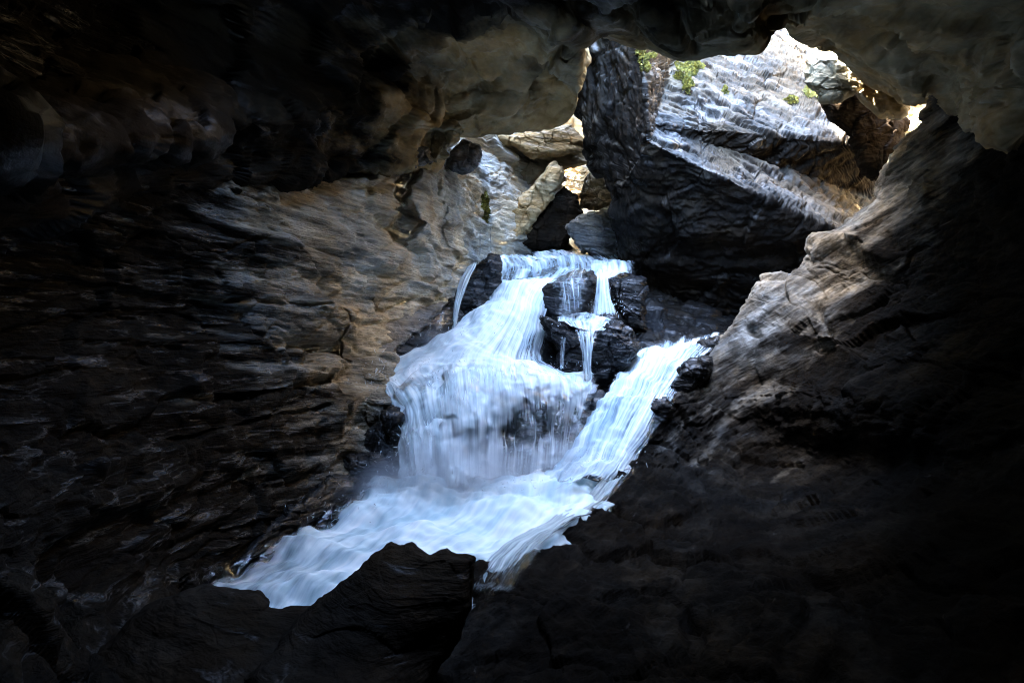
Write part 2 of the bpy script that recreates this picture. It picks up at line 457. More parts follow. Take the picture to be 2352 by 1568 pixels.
def boulder(name, outline, depth, thick, mat, seed, label=None, cat='boulder', centre=None, round_w=0.35, round_d=0.25, nt_=256, nr_=90,
            group=None, rough=0.25, parent=None, sculpt=None, **kw):
    """A closed rock whose silhouette follows an outline; depth: a number or (u, v, d) control points of its near face; thick metres through."""
    ol = np.array(outline, float)
    c = np.array(centre, float) if centre is not None else ol.mean(0)
    # resample the outline by angle around the centre
    seg = np.linalg.norm(np.roll(ol, -1, 0) - ol, axis=1)
    cum = np.concatenate([[0], np.cumsum(seg)])
    s = np.linspace(0, cum[-1], nt_, endpoint=False)
    cl = np.vstack([ol, ol[:1]])
    B = np.stack([np.interp(s, cum, cl[:, k]) for k in (0, 1)], 1)
    size = seg.sum() / 6.0
    th = np.linspace(0, 2 * np.pi, nt_, endpoint=False)
    B += (B - c) / np.maximum(np.linalg.norm(B - c, axis=1, keepdims=True), 1) * (fbm(np.stack([np.cos(th) * 5, np.sin(th) * 5, th * 0 + seed], 1), 4, seed)[:, None] * size * 0.05 * rough * 4)
    f = depth if callable(depth) else tps(depth) if not np.isscalar(depth) else (lambda u, v: np.full(len(u), float(depth)))
    r = np.sin(np.linspace(0, np.pi / 2, nr_))
    rings = []
    for k, x in enumerate(r):                       # front: centre to rim
        Q = c + (B - c) * max(x, 1e-3)
        e = max(0.0, (x - (1 - round_w)) / round_w)
        d = f(Q[:, 0], Q[:, 1]) + round_d * (1 - math.sqrt(max(0, 1 - e * e)))
        rings.append(np.stack([W(a, b, dd) for (a, b), dd in zip(Q, d)]))
    rim = rings[-1]
    fwd = rim.mean(0) / np.linalg.norm(rim.mean(0))
    cen = rim.mean(0)
    nb = max(nr_ // 3, 12)
    for x in np.linspace(0, np.pi / 2, nb)[1:]:      # back: rim to centre, bulging away
        k = math.cos(x)
        rings.append(cen + (rim - cen) * max(k, 1e-3) + fwd * thick * math.sin(x))
    G = np.stack(rings)
    n = np.cross(np.gradient(G, axis=0), (np.roll(G, -1, 1) - np.roll(G, 1, 1)))
    n /= np.maximum(np.linalg.norm(n, axis=2, keepdims=True), 1e-9)
    p = G.reshape(-1, 3); n = n.reshape(-1, 3)
    if ((p - p.mean(0)) * n).sum() < 0: n = -n
    d = relief(p, n, seed, **kw)
    if sculpt is not None: d = d + sculpt(p)
    q = p + n * d[:, None]
    q[:nt_] = q[:nt_].mean(0); q[-nt_:] = q[-nt_:].mean(0)
    me = raw_mesh(name, q, grid_faces(len(rings), nt_, True), mat)
    o = link(name, me, parent, None if parent else base_of(q))
    if label: tag(o, label, cat, group)
    return o

def flow(name, rows, nr, nc, mat, seed, parent=None, foam=None, lump=0.05, streak=0.02, fa=30.0, fb=3.0, feather=(0.08, 0.08, 0.05, 0.05), kind=None, length=1.0):
    """A sheet of running water: rows from upstream to downstream, each from one bank to the other."""
    G = rows if isinstance(rows, np.ndarray) and rows.shape[:2] == (nr, nc) else net(rows, nr, nc)
    n = grid_normals(G).reshape(-1, 3); p = G.reshape(-1, 3)
    if np.sign(-(n * p).sum(1)).sum() < 0: n = -n
    s, t = np.meshgrid(np.linspace(0, 1, nr), np.linspace(0, 1, nc), indexing='ij')
    s, t = s.ravel(), t.ravel()
    st = np.stack([t * fa, s * fb, s * 0 + seed], 1)
    d = lump * fbm(p * 2.2, 3, seed) + streak * fbm(st, 3, seed + 2) + streak * 0.6 * fbm(st * [2.7, 1.6, 1], 2, seed + 3)
    q = p + n * d[:, None]
    me = raw_mesh(name, q, grid_faces(nr, nc), mat)
    uvl = me.uv_layers.new(name='flow')
    li = np.empty(len(me.loops), np.int32); me.loops.foreach_get('vertex_index', li)
    uvl.data.foreach_set('uv', np.stack([t[li], s[li] * length], 1).astype(np.float32).ravel())
    if foam is None: fo = np.full(len(p), 0.6)
    elif np.isscalar(foam): fo = np.full(len(p), float(foam))
    else: fo = net(np.array(foam, float)[..., None], nr, nc).ravel()
    l, r, a, b = feather
    wob = 0.6 + 0.5 * fbm(st * [0.5, 2, 1], 2, seed + 9)
    for x, wd in ((t, l), (1 - t, r), (s, a), (1 - s, b)):
        if wd > 0: fo = fo * sstep(0, wd, x * (0.7 + 0.6 * wob))
    A = me.attributes.new('foam', 'FLOAT', 'POINT'); A.data.foreach_set('value', np.clip(fo, 0, 1).astype(np.float32))
    o = link(name, me, parent)
    if kind: o['kind'] = kind
    return o

# ================================================================== THE CAVE
# ---- left wall
us = [-900, -400, 0, 300, 550, 750, 900, 1030, 1130, 1290]
tab = {
    -500: [2.4, 3.0, 4.1, 5.4, 6.8, 8.6, 10.2, 11.6, 13.0, 15],
    150: [2.4, 3.0, 3.9, 5.1, 6.4, 8.0, 9.6, 11, 12.3, 14.5],
    300: [2.3, 2.9, 3.9, 5.1, 6.4, 7.9, 9.3, 10.8, 12.3, 14.3],
    400: [2.3, 2.9, 3.9, 5.1, 6.3, 7.6, 8.9, 10.2, 12.0, 14.0],
    550: [2.3, 3.0, 4.0, 5.2, 6.3, 7.5, 8.6, 9.8, 11.4, 13.5],
    700: [2.3, 3.0, 4.0, 5.2, 6.3, 7.5, 8.6, 9.8, 11.3, 13],
    850: [2.2, 2.9, 3.9, 5.0, 6.1, 7.2, 8.1, 9.5, 11, 12.5],
    1000: [2.1, 2.7, 3.6, 4.6, 5.6, 6.7, 7.5, 8.8, 10, 11.5],
    1150: [1.9, 2.5, 3.2, 4.2, 5.2, 6.2, 7.0, 8, 9, 10],
    1350: [1.7, 2.2, 2.9, 3.9, 4.9, 5.7, 6.4, 7, 8, 9],
    1600: [1.4, 1.8, 2.3, 2.9, 3.6, 4.4, 5, 6, 7, 8],
}
rows = []
for v, ds in tab.items():
    z = float(W(-900, v, ds[0])[2])
    rows.append([np.array([-10.0, -2.0, z]), np.array([-4.5, 0.6, z])] + [W(u, v, d) for u, d in zip(us, ds)])
LEFT_TOP = 14.5  # wall top out of view, raised to shade slab and slope from sun
rows.insert(0, [np.array([q[0] - 0.4, q[1], LEFT_TOP]) for q in rows[0]])
CRACKS = [([(890, 400), (905, 430), (900, 470)], 14, 0.25), ([(730, 392), (860, 392), (1000, 382)], 16, 0.35),
          ([(760, 720), (770, 790), (800, 830)], 8, 0.12), ([(500, 690), (620, 705), (700, 710)], 10, 0.10),
          ([(600, 800), (760, 800), (780, 810)], 14, 0.2), ([(480, 930), (600, 930), (740, 880)], 14, 0.18),
          ([(400, 1010), (560, 985), (720, 950)], 10, 0.14), ([(980, 430), (1010, 520), (1040, 600)], 7, 0.08),
          ([(850, 690), (875, 720), (930, 690)], 8, 0.10)]
LEDGES = [([(520, 690), (640, 712), (720, 708)], 26, 0.16), ([(550, 780), (680, 760), (780, 745)], 34, 0.16), ([(420, 905), (600, 880), (750, 850)], 22, 0.14),
          ([(330, 960), (520, 945), (740, 905)], 22, 0.12), ([(180, 1100), (420, 1040), (560, 985), (740, 985)], 22, 0.13), ([(740, 960), (800, 930), (900, 900)], 28, 0.2),
          ([(700, 500), (800, 560), (890, 590)], 30, 0.14), ([(940, 400), (950, 520), (960, 640)], 60, 0.25)]
def sculpt_left(p):
    d = np.zeros(len(p))
    u, v, dep = proj(p)
    ok = (p[:, 1] > 1.5)
    for pts, w, a in LEDGES: d += ok * a * np.exp(-(polyline_dist(u, v, pts) / w) ** 2)
    # rippled scallops worn by the stream
    sc = perlin(p * np.array([3, 3, 12.0]), 71) * 0.014 + np.sin(p[:, 1] * 34 + 3 * perlin(p * 2, 72)) * 0.010 * sstep(0.0, 0.3, perlin(p * 1.3, 73) + 0.15)
    return d + sc
def hollow_left(p):
    # clefts and a deep pothole cut back into the wall
    u, v, dep = proj(p)
    wob = fbm(p * 3.0, 3, 5)
    a = np.zeros(len(p))
    for pts, w, k in CRACKS: a += 1.1 * k * sstep(1.1, 0.25, polyline_dist(u, v, pts) / w + 0.5 * wob)
    for cu, cv, ru, rv in ((906, 530, 24, 56), (900, 440, 13, 34)):
        a += 0.75 * sstep(1.35, 0.3, ((u - cu) / ru) ** 2 + ((v - cv) / rv) ** 2 + 0.5 * wob)
    away = p / np.linalg.norm(p, axis=1, keepdims=True)
    return away * (a * (p[:, 1] > 1.5))[:, None]
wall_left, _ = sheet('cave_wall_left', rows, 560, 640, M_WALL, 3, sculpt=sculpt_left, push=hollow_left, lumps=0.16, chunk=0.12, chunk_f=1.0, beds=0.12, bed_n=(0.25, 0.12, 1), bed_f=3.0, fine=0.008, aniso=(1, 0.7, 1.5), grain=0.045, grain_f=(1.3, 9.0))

# ---- ceiling
edge = [(-900, 620, 2.1), (0, 540, 3.7), (400, 460, 5.3), (650, 410, 6.6), (800, 388, 7.5), (920, 378, 8.3), (1000, 368, 9.2), (1015, 290, 9.4), (1090, 292, 9.6),
        (1200, 304, 9.9), (1314, 272, 10.1), (1335, 116, 8.9), (1390, 88, 8.5), (1470, 116, 8.3), (1540, 134, 8.1), (1590, 136, 8.0), (1640, 128, 8.0), (1735, 118, 8.0),
        (1762, 92, 8.0), (1792, 70, 8.1), (1830, 92, 8.05), (1870, 108, 8.0), (1930, 125, 8.4), (2010, 190, 8.7), (2095, 226, 8.7), (2150, 228, 8.4), (2230, 262, 7.2),
        (2400, 320, 5.7), (2800, 320, 4.3), (3400, 320, 2.9)]
mid = [(-900, 200, 1.9), (-50, 260, 3.2), (300, 260, 4.5), (520, 250, 5.6), (700, 240, 6.5), (830, 215, 7.3), (930, 190, 8.0), (985, 165, 8.3), (1060, 150, 8.5),
       (1160, 140, 8.7), (1265, 115, 8.7), (1300, 80, 8.1), (1370, 50, 7.8), (1450, 50, 7.5), (1520, 60, 7.3), (1590, 60, 7.2), (1650, 55, 7.2), (1730, 45, 7.2),
       (1765, 30, 7.2), (1800, 20, 7.2), (1840, 25, 7.2), (1880, 40, 7.1), (1950, 60, 7.0), (2030, 90, 6.9), (2110, 110, 6.8), (2170, 100, 6.6), (2290, 80, 6.1),
       (2450, 60, 5.4), (2850, 0, 4.0), (3400, 0, 2.8)]
n_e = len(edge)
LIP = 0.80
def lipk(i):
    return 1.0 if i < 11 else LIP if i < 18 else min(1.0, LIP + 0.04 * (i - 17))
edge = [(u, v, d * lipk(i)) for i, (u, v, d) in enumerate(edge)]
mid = [(u, v, d * lipk(i) * 0.98) for i, (u, v, d) in enumerate(mid)]
R = []
def rim(i, up, back):
    u, v, d = edge[i]
    p = W(u, v, d)
    if i <= 6: return W(u, v + 10 * up, d + 0.5 * up + 0.3)      # tuck the lip into the left wall
    if i >= 26: return W(u, v, d + 0.8 * up)
    if i <= 10: return p + np.array([0.0, (3.2 - up) * 0.2 if up < 2 else 0.4, up * 0.8])
    return p + np.array([0.0, back, up])
R.append([rim(i, 2.2, -9.0) for i in range(n_e)])
R.append([rim(i, 1.2, -1.6) for i in range(n_e)])
R.append([rim(i, 0.40, 0.10) for i in range(n_e)])
R.append([W(*e) for e in edge])
R.append([W(*[(a * 0.55 + b * 0.45) for a, b in zip(e, m)]) for e, m in zip(edge, mid)])
R.append([W(*m) for m in mid])
xs = np.linspace(-7.5, 8.5, n_e)
R.append([np.array([x * 0.75, 4.0, 2.45 - 0.02 * x * x]) for x in xs])
R.append([np.array([x * 0.9, 2.0, 2.25 - 0.025 * x * x]) for x in xs])
R.append([np.array([x * 1.2, -9.0, 2.3 - 0.03 * x * x]) for x in xs])
# extend both sides
for r in R:
    a, b = r[0], r[-1]
    r.insert(0, np.array([-11.0, min(a[1], 2.0), a[2]])); r.append(np.array([11.0, min(b[1], 3.0), b[2]]))
def sculpt_ceil(p):
    u, v, dep = proj(p)
    d = np.zeros(len(p)); ok = p[:, 1] > 3
    for pts, w, a in [([(1300, 90), (1230, 160), (1180, 250)], 10, -0.12), ([(1000, 260), (1090, 255), (1180, 200), (1290, 130)], 45, 0.18), ([(1600, 70), (1680, 80), (1740, 80)], 30, 0.06),
                      ([(1480, 30), (1560, 100)], 30, 0.1), ([(1930, 60), (2050, 130), (2120, 160)], 24, 0.10), ([(1560, 50), (1600, 110)], 9, -0.1), ([(1760, 40), (1790, 60)], 20, -0.08)]:
        d += ok * a * np.exp(-(polyline_dist(u, v, pts) / w) ** 2)
    return d
def calm_lip(p):
    u, v, dep = proj(p)
    dist = polyline_dist(u, v, [e[:2] for e in edge[7:24]])
    return np.where((p[:, 1] > 2) & (u > 1010), 0.4 + 0.6 * sstep(10, 90, dist), 1.0)
def added_skylight(c):
    # unseen ragged roof hole, added to bring daylight onto the falls
    u, v, dep = proj(c)
    w = 0.5 * fbm(c * 1.1, 3, 15)
    return (v < -75) & (c[:, 1] > 4.9 + w) & (c[:, 1] < 8.9) & (c[:, 0] > np.where(c[:, 1] > 6.8, -2.0, -1.1) + w) & (c[:, 0] < 1.4 + w) & (c[:, 2] > 0)
cave_ceiling, _ = sheet('cave_ceiling', R, 430, 760, M_CEIL, 21, sculpt=sculpt_ceil, hole=added_skylight, amp=calm_lip, lumps=0.10, chunk=0.20, chunk_f=1.3, beds=0.0, bed_f=4, fine=0.014, grain=0.05, grain_f=(2.4, 5))

# ---- right wall
RW = [
    [(2230, -350, 8.6), (2330, -350, 7.4), (2500, -360, 6), (2900, -380, 4.4), (3500, -400, 3)],
    [(2150, 208, 8.3), (2240, 200, 7.4), (2400, 190, 6.1), (2800, 150, 4.6), (3400, 100, 3.1)],
    [(2062, 350, 8.7), (2150, 360, 7.8), (2300, 370, 6.4), (2700, 380, 4.6), (3400, 380, 3)],
    [(1992, 470, 8.9), (2100, 490, 7.8), (2280, 520, 6.2), (2700, 560, 4.3), (3400, 580, 2.8)],
    [(1885, 568, 9.0), (1990, 610, 8.1), (2150, 640, 6.9), (2600, 690, 4.5), (3400, 720, 2.7)],
    [(1832, 638, 9.1), (1960, 680, 8.0), (2120, 730, 6.7), (2560, 790, 4.4), (3400, 850, 2.6)],
    [(1755, 655, 9.1), (1860, 730, 8.2), (2060, 790, 6.7), (2520, 850, 4.3), (3400, 930, 2.5)],
    [(1715, 715, 9.1), (1830, 790, 8.1), (2030, 850, 6.5), (2490, 930, 4.2), (3400, 1050, 2.5)],
    [(1655, 795, 9.0), (1770, 850, 7.8), (1970, 920, 6.2), (2450, 1010, 4.1), (3350, 1180, 2.4)],
    [(1562, 900, 8.0), (1680, 960, 7.9), (1880, 1040, 6.9), (2350, 1150, 3.9), (3300, 1350, 2.3)],
    [(1500, 990, 7.35), (1610, 1050, 7.4), (1800, 1130, 6.5), (2250, 1270, 3.6), (3200, 1500, 2.2)],
    [(1430, 1080, 6.6), (1540, 1140, 6.2), (1720, 1220, 5.3), (2150, 1390, 3.4), (3000, 1700, 2.1)],
    [(1325, 1200, 5.62), (1450, 1250, 5.0), (1640, 1330, 4.2), (2050, 1500, 3.1), (2900, 1850, 2.0)],
    [(1140, 1300, 4.83), (1300, 1350, 4.3), (1500, 1430, 3.7), (1950, 1620, 2.8), (2700, 2000, 1.8)],
    [(1083, 1400, 4.2), (1250, 1450, 3.8), (1430, 1530, 3.3), (1850, 1720, 2.5), (2500, 2100, 1.7)],
    [(960, 1568, 3.5), (1140, 1610, 3.3), (1350, 1680, 2.9), (1750, 1870, 2.3), (2300, 2200, 1.6)],
    [(880, 1800, 2.9), (1050, 1830, 2.8), (1250, 1900, 2.5), (1650, 2100, 2.0), (2200, 2400, 1.5)],
]
RWn = []
for i, r in enumerate(RW):
    u, v, d = r[0]
    p = [W(*x) for x in r]
    rp = p[0]
    k = 0.5 if i > 10 else 1.0
    back1 = W(u + 12, v + 6, d + 0.45 * k)
    back2 = W(u + 40, v + 40, d + 1.1 * k) + np.array([0, 0, -0.5 * k])
    RWn.append([back2 + np.array([0, 0.3, -1.6]), back2, back1] + p + [np.array([5.5, 1.0, p[-1][2]]), np.array([11.0, -2.0, p[-1][2]])])
def sculpt_right(p):
    u, v, dep = proj(p)
    d = np.zeros(len(p)); ok = p[:, 1] > 1.5
    for pts, w, a in [([(1660, 830), (1760, 805), (1850, 800), (1960, 830)], 22, 0.22), ([(1690, 860), (1900, 880)], 40, -0.16), ([(1880, 600), (1800, 700), (1700, 790)], 26, 0.06),
                      ([(1890, 565), (1960, 560), (2040, 600)], 20, 0.18), ([(1870, 700), (1900, 770)], 12, -0.12), ([(1720, 760), (1760, 790)], 10, -0.10)]:
        d += ok * a * np.exp(-(polyline_dist(u, v, pts) / w) ** 2)
    return d
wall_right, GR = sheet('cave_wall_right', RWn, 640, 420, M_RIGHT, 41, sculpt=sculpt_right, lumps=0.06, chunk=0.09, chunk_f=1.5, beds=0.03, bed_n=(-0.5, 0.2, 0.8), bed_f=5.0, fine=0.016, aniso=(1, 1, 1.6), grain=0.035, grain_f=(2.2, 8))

# ---- rear shell of the cave behind the camera
def rear_shell():
    nr, nc = 60, 120
    th = np.linspace(0.0, np.pi, nr)[:, None]; ph = np.linspace(0, 2 * np.pi, nc, endpoint=False)[None]
    # axis along -Y; keep the part with y < 3
    G = np.stack([6.0 * np.sin(th) * np.cos(ph), -2.0 - 6.5 * np.cos(th) + 0 * ph, 5.0 * np.sin(th) * np.sin(ph)], -1)
    keep = int((G[:, 0, 1] < 2.6).sum())
    G = G[:keep]
    p = G.reshape(-1, 3)
    p = p * (1 + 0.06 * fbm(p * 0.6, 3, 91)[:, None])
    o = link('cave_wall_rear', raw_mesh('cave_wall_rear', p, grid_faces(keep, nc, True), M_DARK)); o['kind'] = 'structure'
rear_shell()

# ---- stream bed and the ground outside
gx, gy = np.meshgrid(np.linspace(-1, 1, 160), np.linspace(-1, 1, 160))
gx = np.sign(gx) * np.abs(gx) ** 2.2 * 220; gy = np.sign(gy) * np.abs(gy) ** 2.2 * 220
p = np.stack([gx.ravel(), gy.ravel(), -3.4 + 0 * gx.ravel()], 1)
p[:, 2] += 0.25 * fbm(p * 0.4, 3, 77)
ground = link('ground', raw_mesh('ground', p, grid_faces(160, 160), M_DARK)); ground['kind'] = 'structure'

# ================================================================== LEANING SLAB
slab_outline = [(1290, 60), (1310, 270), (1345, 350), (1400, 440), (1410, 520), (1440, 600), (1455, 690), (1480, 790), (1560, 800), (1660, 800), (1760, 800), (1960, 700),
                (2040, 520), (2020, 400), (1995, 330), (1985, 200), (1990, -120), (1900, -230), (1700, -230), (1480, -150), (1330, -40)]
def plane_inv(*pts):
    A = np.array([[u, v, 1.0] for u, v, d in pts]); c = np.linalg.solve(A, [1 / d for u, v, d in pts])
    return lambda u, v: c[0] * u + c[1] * v + c[2]
_face = plane_inv((1560, 290, 9.95), (1985, 335, 10.6), (1700, 110, 12.0))         # the daylit back layer ...
_under = plane_inv((1560, 290, 9.95), (1985, 335, 10.6), (1750, 430, 10.9))        # ... and its broken lower edge
_band = plane_inv((1490, 325, 9.5), (1840, 495, 9.85), (1640, 330, 10.3))          # narrow top of the front layer
_low = plane_inv((1490, 325, 9.5), (1840, 495, 9.85), (1600, 790, 12.2))           # its long undercut face
_flank = plane_inv((1490, 325, 9.5), (1474, 120, 9.35), (1320, 270, 10.8))         # dark left flank
_edge = plane_inv((1474, 110, 10.1), (1504, 300, 9.75), (1380, 200, 12.5))         # where the lit layer breaks off to the left
_side = plane_inv((1492, 325, 9.5), (1476, 120, 9.35), (1560, 200, 11.6))         # thin right side of the dark flank
def slab_depth(u, v):
    back = np.minimum(np.minimum(_face(u, v), _under(u, v)), _edge(u, v))
    front = np.minimum(np.minimum(_band(u, v), _low(u, v)), _flank(u, v))
    block = np.minimum(np.minimum(_flank(u, v), _low(u, v)), _side(u, v))
    return np.clip(1 / np.maximum(np.maximum(np.maximum(back, front), block), 0.06), 9.0, 15.0)
def sculpt_slab(p):
    return 0.035 * (fbm(p * 2.2, 4, 55, 0.6) - 0.2)
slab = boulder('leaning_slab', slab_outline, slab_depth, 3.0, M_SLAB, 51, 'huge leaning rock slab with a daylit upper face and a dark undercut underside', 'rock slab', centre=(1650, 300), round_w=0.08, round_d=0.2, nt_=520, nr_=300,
        sculpt=sculpt_slab, lumps=0.03, chunk=0.10, chunk_f=1.1, beds=0.05, bed_n=CLEAVE, bed_f=5, fine=0.012, aniso=(1, 1, 1), grain=0.07, grain_f=(1.6, 8))

# ================================================================== WATER BODIES
M_FALL = water_mat('falling_white_water', 36, 1.2, 0.34, 0.80, shade=(0.66, 0.79, 0.81), foam=(0.93, 0.97, 0.96))
M_VEIL = water_mat('loose_water_veil', 26, 1.0, 0.46, 0.85)
M_CHUTE = water_mat('sliding_white_water', 22, 2.2, 0.34, 0.62)
M_SLIDE = water_mat('blue_sliding_water', 13, 2.0, 0.40, 0.72, shade=(0.32, 0.47, 0.56))
M_POOL = water_mat('churned_pool_water', 12, 4.5, 0.32, 0.80, shade=(0.46, 0.63, 0.68))
M_FILM = water_mat('thin_water_film', 30, 0.8, 0.40, 0.66, foam=(0.58, 0.65, 0.64), shade=(0.28, 0.34, 0.36))

PZ = -2.2
pool_rows = [(1092, 850, 1430), (1122, 812, 1415), (1160, 780, 1400), (1220, 660, 1330), (1270, 590, 1240), (1320, 500, 1140), (1380, 420, 1085), (1460, 420, 1030), (1580, 470, 950)]
pr = [[Wz(a + (b - a) * k, v, PZ + lift) for k in np.linspace(-0.06, 1.04, 7)] for (v, a, b), lift in zip(pool_rows, (0.0, 0.03, 0.03, 0.01, 0, 0, 0, 0, 0))]
flow('water', pr, 260, 220, M_POOL, 61, foam=[[.7, .9, .9, .9, .8], [.6, .85, .9, .85, .8], [.45, .7, .8, .75, .7], [.42, .65, .75, .7, .6], [.45, .7, .72, .7, .6]], lump=0.11, streak=0.03, fa=7, fb=6, feather=(0.16, 0.04, 0.06, 0), kind='structure', length=1.0)

up = [[W(a + (b - a) * k, v, d - 0.25 * math.sin(k * 3.1)) for k in np.linspace(0, 1, 6)] for v, a, b, d in ((572, 1120, 1360, 13.4), (582, 1118, 1420, 12.4), (594, 1125, 1490, 11.5), (608, 1140, 1500, 10.9), (626, 1140, 1495, 10.5), (650, 1135, 1400, 10.0), (690, 1120, 1330, 9.7))]
flow('water', up, 220, 200, M_SLIDE, 62, foam=0.58, lump=0.07, streak=0.03, fa=10, fb=6, feather=(0.0, 0.22, 0.05, 0), kind='structure')

bed_rows = [
    [W(1060, 570, 14), W(1180, 580, 13.8), W(1300, 586, 13.8), W(1420, 592, 13.6), W(1540, 600, 13.4), W(1700, 640, 13)],
    [W(1000, 620, 11), W(1130, 640, 10.8), W(1280, 650, 10.8), W(1400, 655, 10.9), W(1520, 690, 11.2), W(1720, 730, 11.6)],
    [W(940, 740, 9.6), W(1100, 745, 9.3), W(1230, 760, 9.35), W(1350, 780, 9.5), W(1500, 800, 10.0), W(1720, 790, 10.6)],
    [W(840, 860, 8.6), W(1000, 850, 8.2), W(1180, 860, 8.25), W(1330, 890, 8.5), W(1470, 850, 9.0), W(1680, 800, 9.8)],
    [W(850, 930, 7.7), W(1000, 920, 7.45), W(1170, 930, 7.5), W(1310, 940, 7.75), W(1430, 940, 8.0), W(1600, 900, 8.5)],
    [W(870, 1040, 7.3), W(1000, 1040, 7.1), W(1150, 1030, 7.2), W(1290, 1020, 7.5), W(1410, 1010, 7.3), W(1540, 1010, 7.5)],
    [W(870, 1160, 6.7), W(1000, 1170, 6.6), W(1150, 1170, 6.6), W(1280, 1130, 6.9), W(1370, 1110, 6.7), W(1480, 1110, 6.8)],
    [W(700, 1330, 6), W(950, 1330, 6), W(1100, 1300, 6), W(1250, 1270, 6), W(1350, 1240, 6), W(1450, 1230, 6)],
]
sheet('stream_bed', bed_rows, 220, 240, M_WET, 66, lumps=0.05, chunk=0.12, chunk_f=2.5, beds=0, fine=0.02)

fan_rows = [
    [(1140, 640, 9.9), (1170, 640, 9.8), (1200, 638, 9.75), (1230, 638, 9.7), (1258, 642, 9.7), (1280, 648, 9.75), (1310, 658, 9.8)],
    [(1108, 690, 9.4), (1138, 670, 9.3), (1165, 662, 9.25), (1190, 660, 9.2), (1218, 664, 9.2), (1242, 676, 9.25), (1268, 692, 9.3)],
    [(1048, 742, 8.9), (1090, 726, 8.78), (1125, 720, 8.7), (1160, 722, 8.65), (1195, 734, 8.68), (1228, 755, 8.75), (1262, 782, 8.85)],
    [(955, 800, 8.45), (1005, 786, 8.3), (1055, 782, 8.2), (1105, 792, 8.12), (1160, 808, 8.15), (1210, 822, 8.22), (1270, 842, 8.35)],
    [(846, 846, 8.0), (905, 858, 7.85), (985, 836, 7.8), (1080, 818, 7.82), (1160, 820, 7.92), (1240, 842, 8.02), (1372, 866, 8.12)],
    [(870, 884, 7.62), (925, 894, 7.45), (1000, 866, 7.42), (1080, 842, 7.5), (1160, 838, 7.62), (1250, 858, 7.70), (1378, 886, 7.78)],
    [(897, 950, 7.3), (950, 945, 7.12), (1010, 935, 7.05), (1085, 925, 7.1), (1165, 922, 7.22), (1260, 924, 7.38), (1370, 936, 7.5)],
    [(912, 1030, 7.02), (955, 1030, 6.83), (1020, 1027, 6.75), (1090, 1022, 6.82), (1170, 1014, 6.98), (1260, 1004, 7.18), (1345, 1000, 7.27)],
    [(912, 1130, 6.5), (955, 1145, 6.3), (1020, 1150, 6.22), (1090, 1140, 6.3), (1170, 1125, 6.45), (1255, 1105, 6.65), (1335, 1085, 6.75)],
]
fan_foam = [[.8, .85, .85, .8, .8, .75, .6], [.85, .9, .9, .85, .8, .7, .5], [.85, .9, .85, .8, .7, .6, .45], [.9, .95, .9, .8, .65, .55, .45], [.95, 1, 1, .95, .85, .75, .7],
            [.95, 1, 1, 1, .9, .75, .7], [.9, .95, .9, .8, .6, .5, .52], [.72, .8, .76, .66, .5, .44, .48], [.85, .9, .9, .85, .75, .7, .7]]
wf = empty('waterfall', W(1050, 1120, 6.4), 'broad white cascade fanning over the middle ledge into the pool', 'waterfall')
flow('water_sheet', [[W(*p) for p in r] for r in fan_rows], 460, 320, M_FALL, 63, wf, foam=fan_foam, lump=0.08, streak=0.010, fa=14, fb=3.5, feather=(0.05, 0.05, 0.02, 0.05), length=2.0)
flow('spray_veil', [[W(u, v, d - 0.08) for u, v, d in r] for r in fan_rows[4:]], 240, 240, M_VEIL, 65, wf, foam=[[x - 0.25 for x in r] for r in fan_foam[4:]], lump=0.10, streak=0.03, fa=10, fb=2.5, feather=(0.10, 0.10, 0.42, 0.1))
ch_rows = [
    [W(1470, 776, 10.3), W(1550, 768, 10.4), W(1630, 758, 10.5), W(1700, 752, 10.5)],
    [W(1465, 790, 9.4), W(1540, 786, 9.5), W(1600, 778, 9.6), W(1660, 768, 9.6)],
    [W(1440, 820, 8.9), W(1510, 806, 8.9), W(1580, 796, 9.0), W(1650, 788, 9.15)],
    [W(1405, 872, 8.3), W(1470, 858, 8.25), W(1530, 850, 8.3), W(1600, 850, 8.5)],
    [W(1355, 938, 7.72), W(1425, 920, 7.6), W(1490, 915, 7.6), W(1550, 920, 7.8)],
    [W(1305, 1008, 7.15), W(1380, 990, 7.0), W(1450, 985, 7.0), W(1512, 995, 7.2)],
    [W(1250, 1085, 6.62), W(1340, 1065, 6.5), W(1405, 1065, 6.4), W(1450, 1080, 6.5)],
    [W(1150, 1165, 6.05), W(1245, 1150, 6.0), W(1325, 1150, 5.9), W(1385, 1160, 5.95)],
]
wf2 = empty('waterfall', W(1300, 1090, 6.5), 'slanting blue-white chute of water sliding down beside the right rock slope', 'waterfall')
flow('chute_sheet', ch_rows, 280, 200, M_SLIDE, 67, wf2, foam=[[.35, .4, .4, .35], [.5, .6, .6, .5], [.65, .7, .65, .45], [.7, .7, .65, .5], [.7, .7, .6, .45], [.75, .75, .65, .4], [.8, .85, .75, .5], [.7, .8, .75, .5]], lump=0.10, streak=0.014, fa=12, fb=4, feather=(0.12, 0.06, 0.15, 0.12))

# ================================================================== THE GORGE BEHIND
gp = [(-6, 17), (-2, 17.5), (2, 18), (5, 18), (8, 16.5), (9.2, 13), (9.6, 9.5), (11, 6), (16, 3)]
gr = [[np.array([x, y, z]) for x, y in gp] for z in (-4, -1, 1.5, 4.0, 7.0, 10.0, 13.0)]  # rows above the view, raised to keep sky light off near rocks
gr.append([np.array([x * 1.5, y * 1.5, 14.5]) for x, y in gp])
sheet('cave_wall_back', gr, 200, 420, M_FAR, 81, lumps=0.3, chunk=0.35, chunk_f=0.8, beds=0.05, fine=0.02)

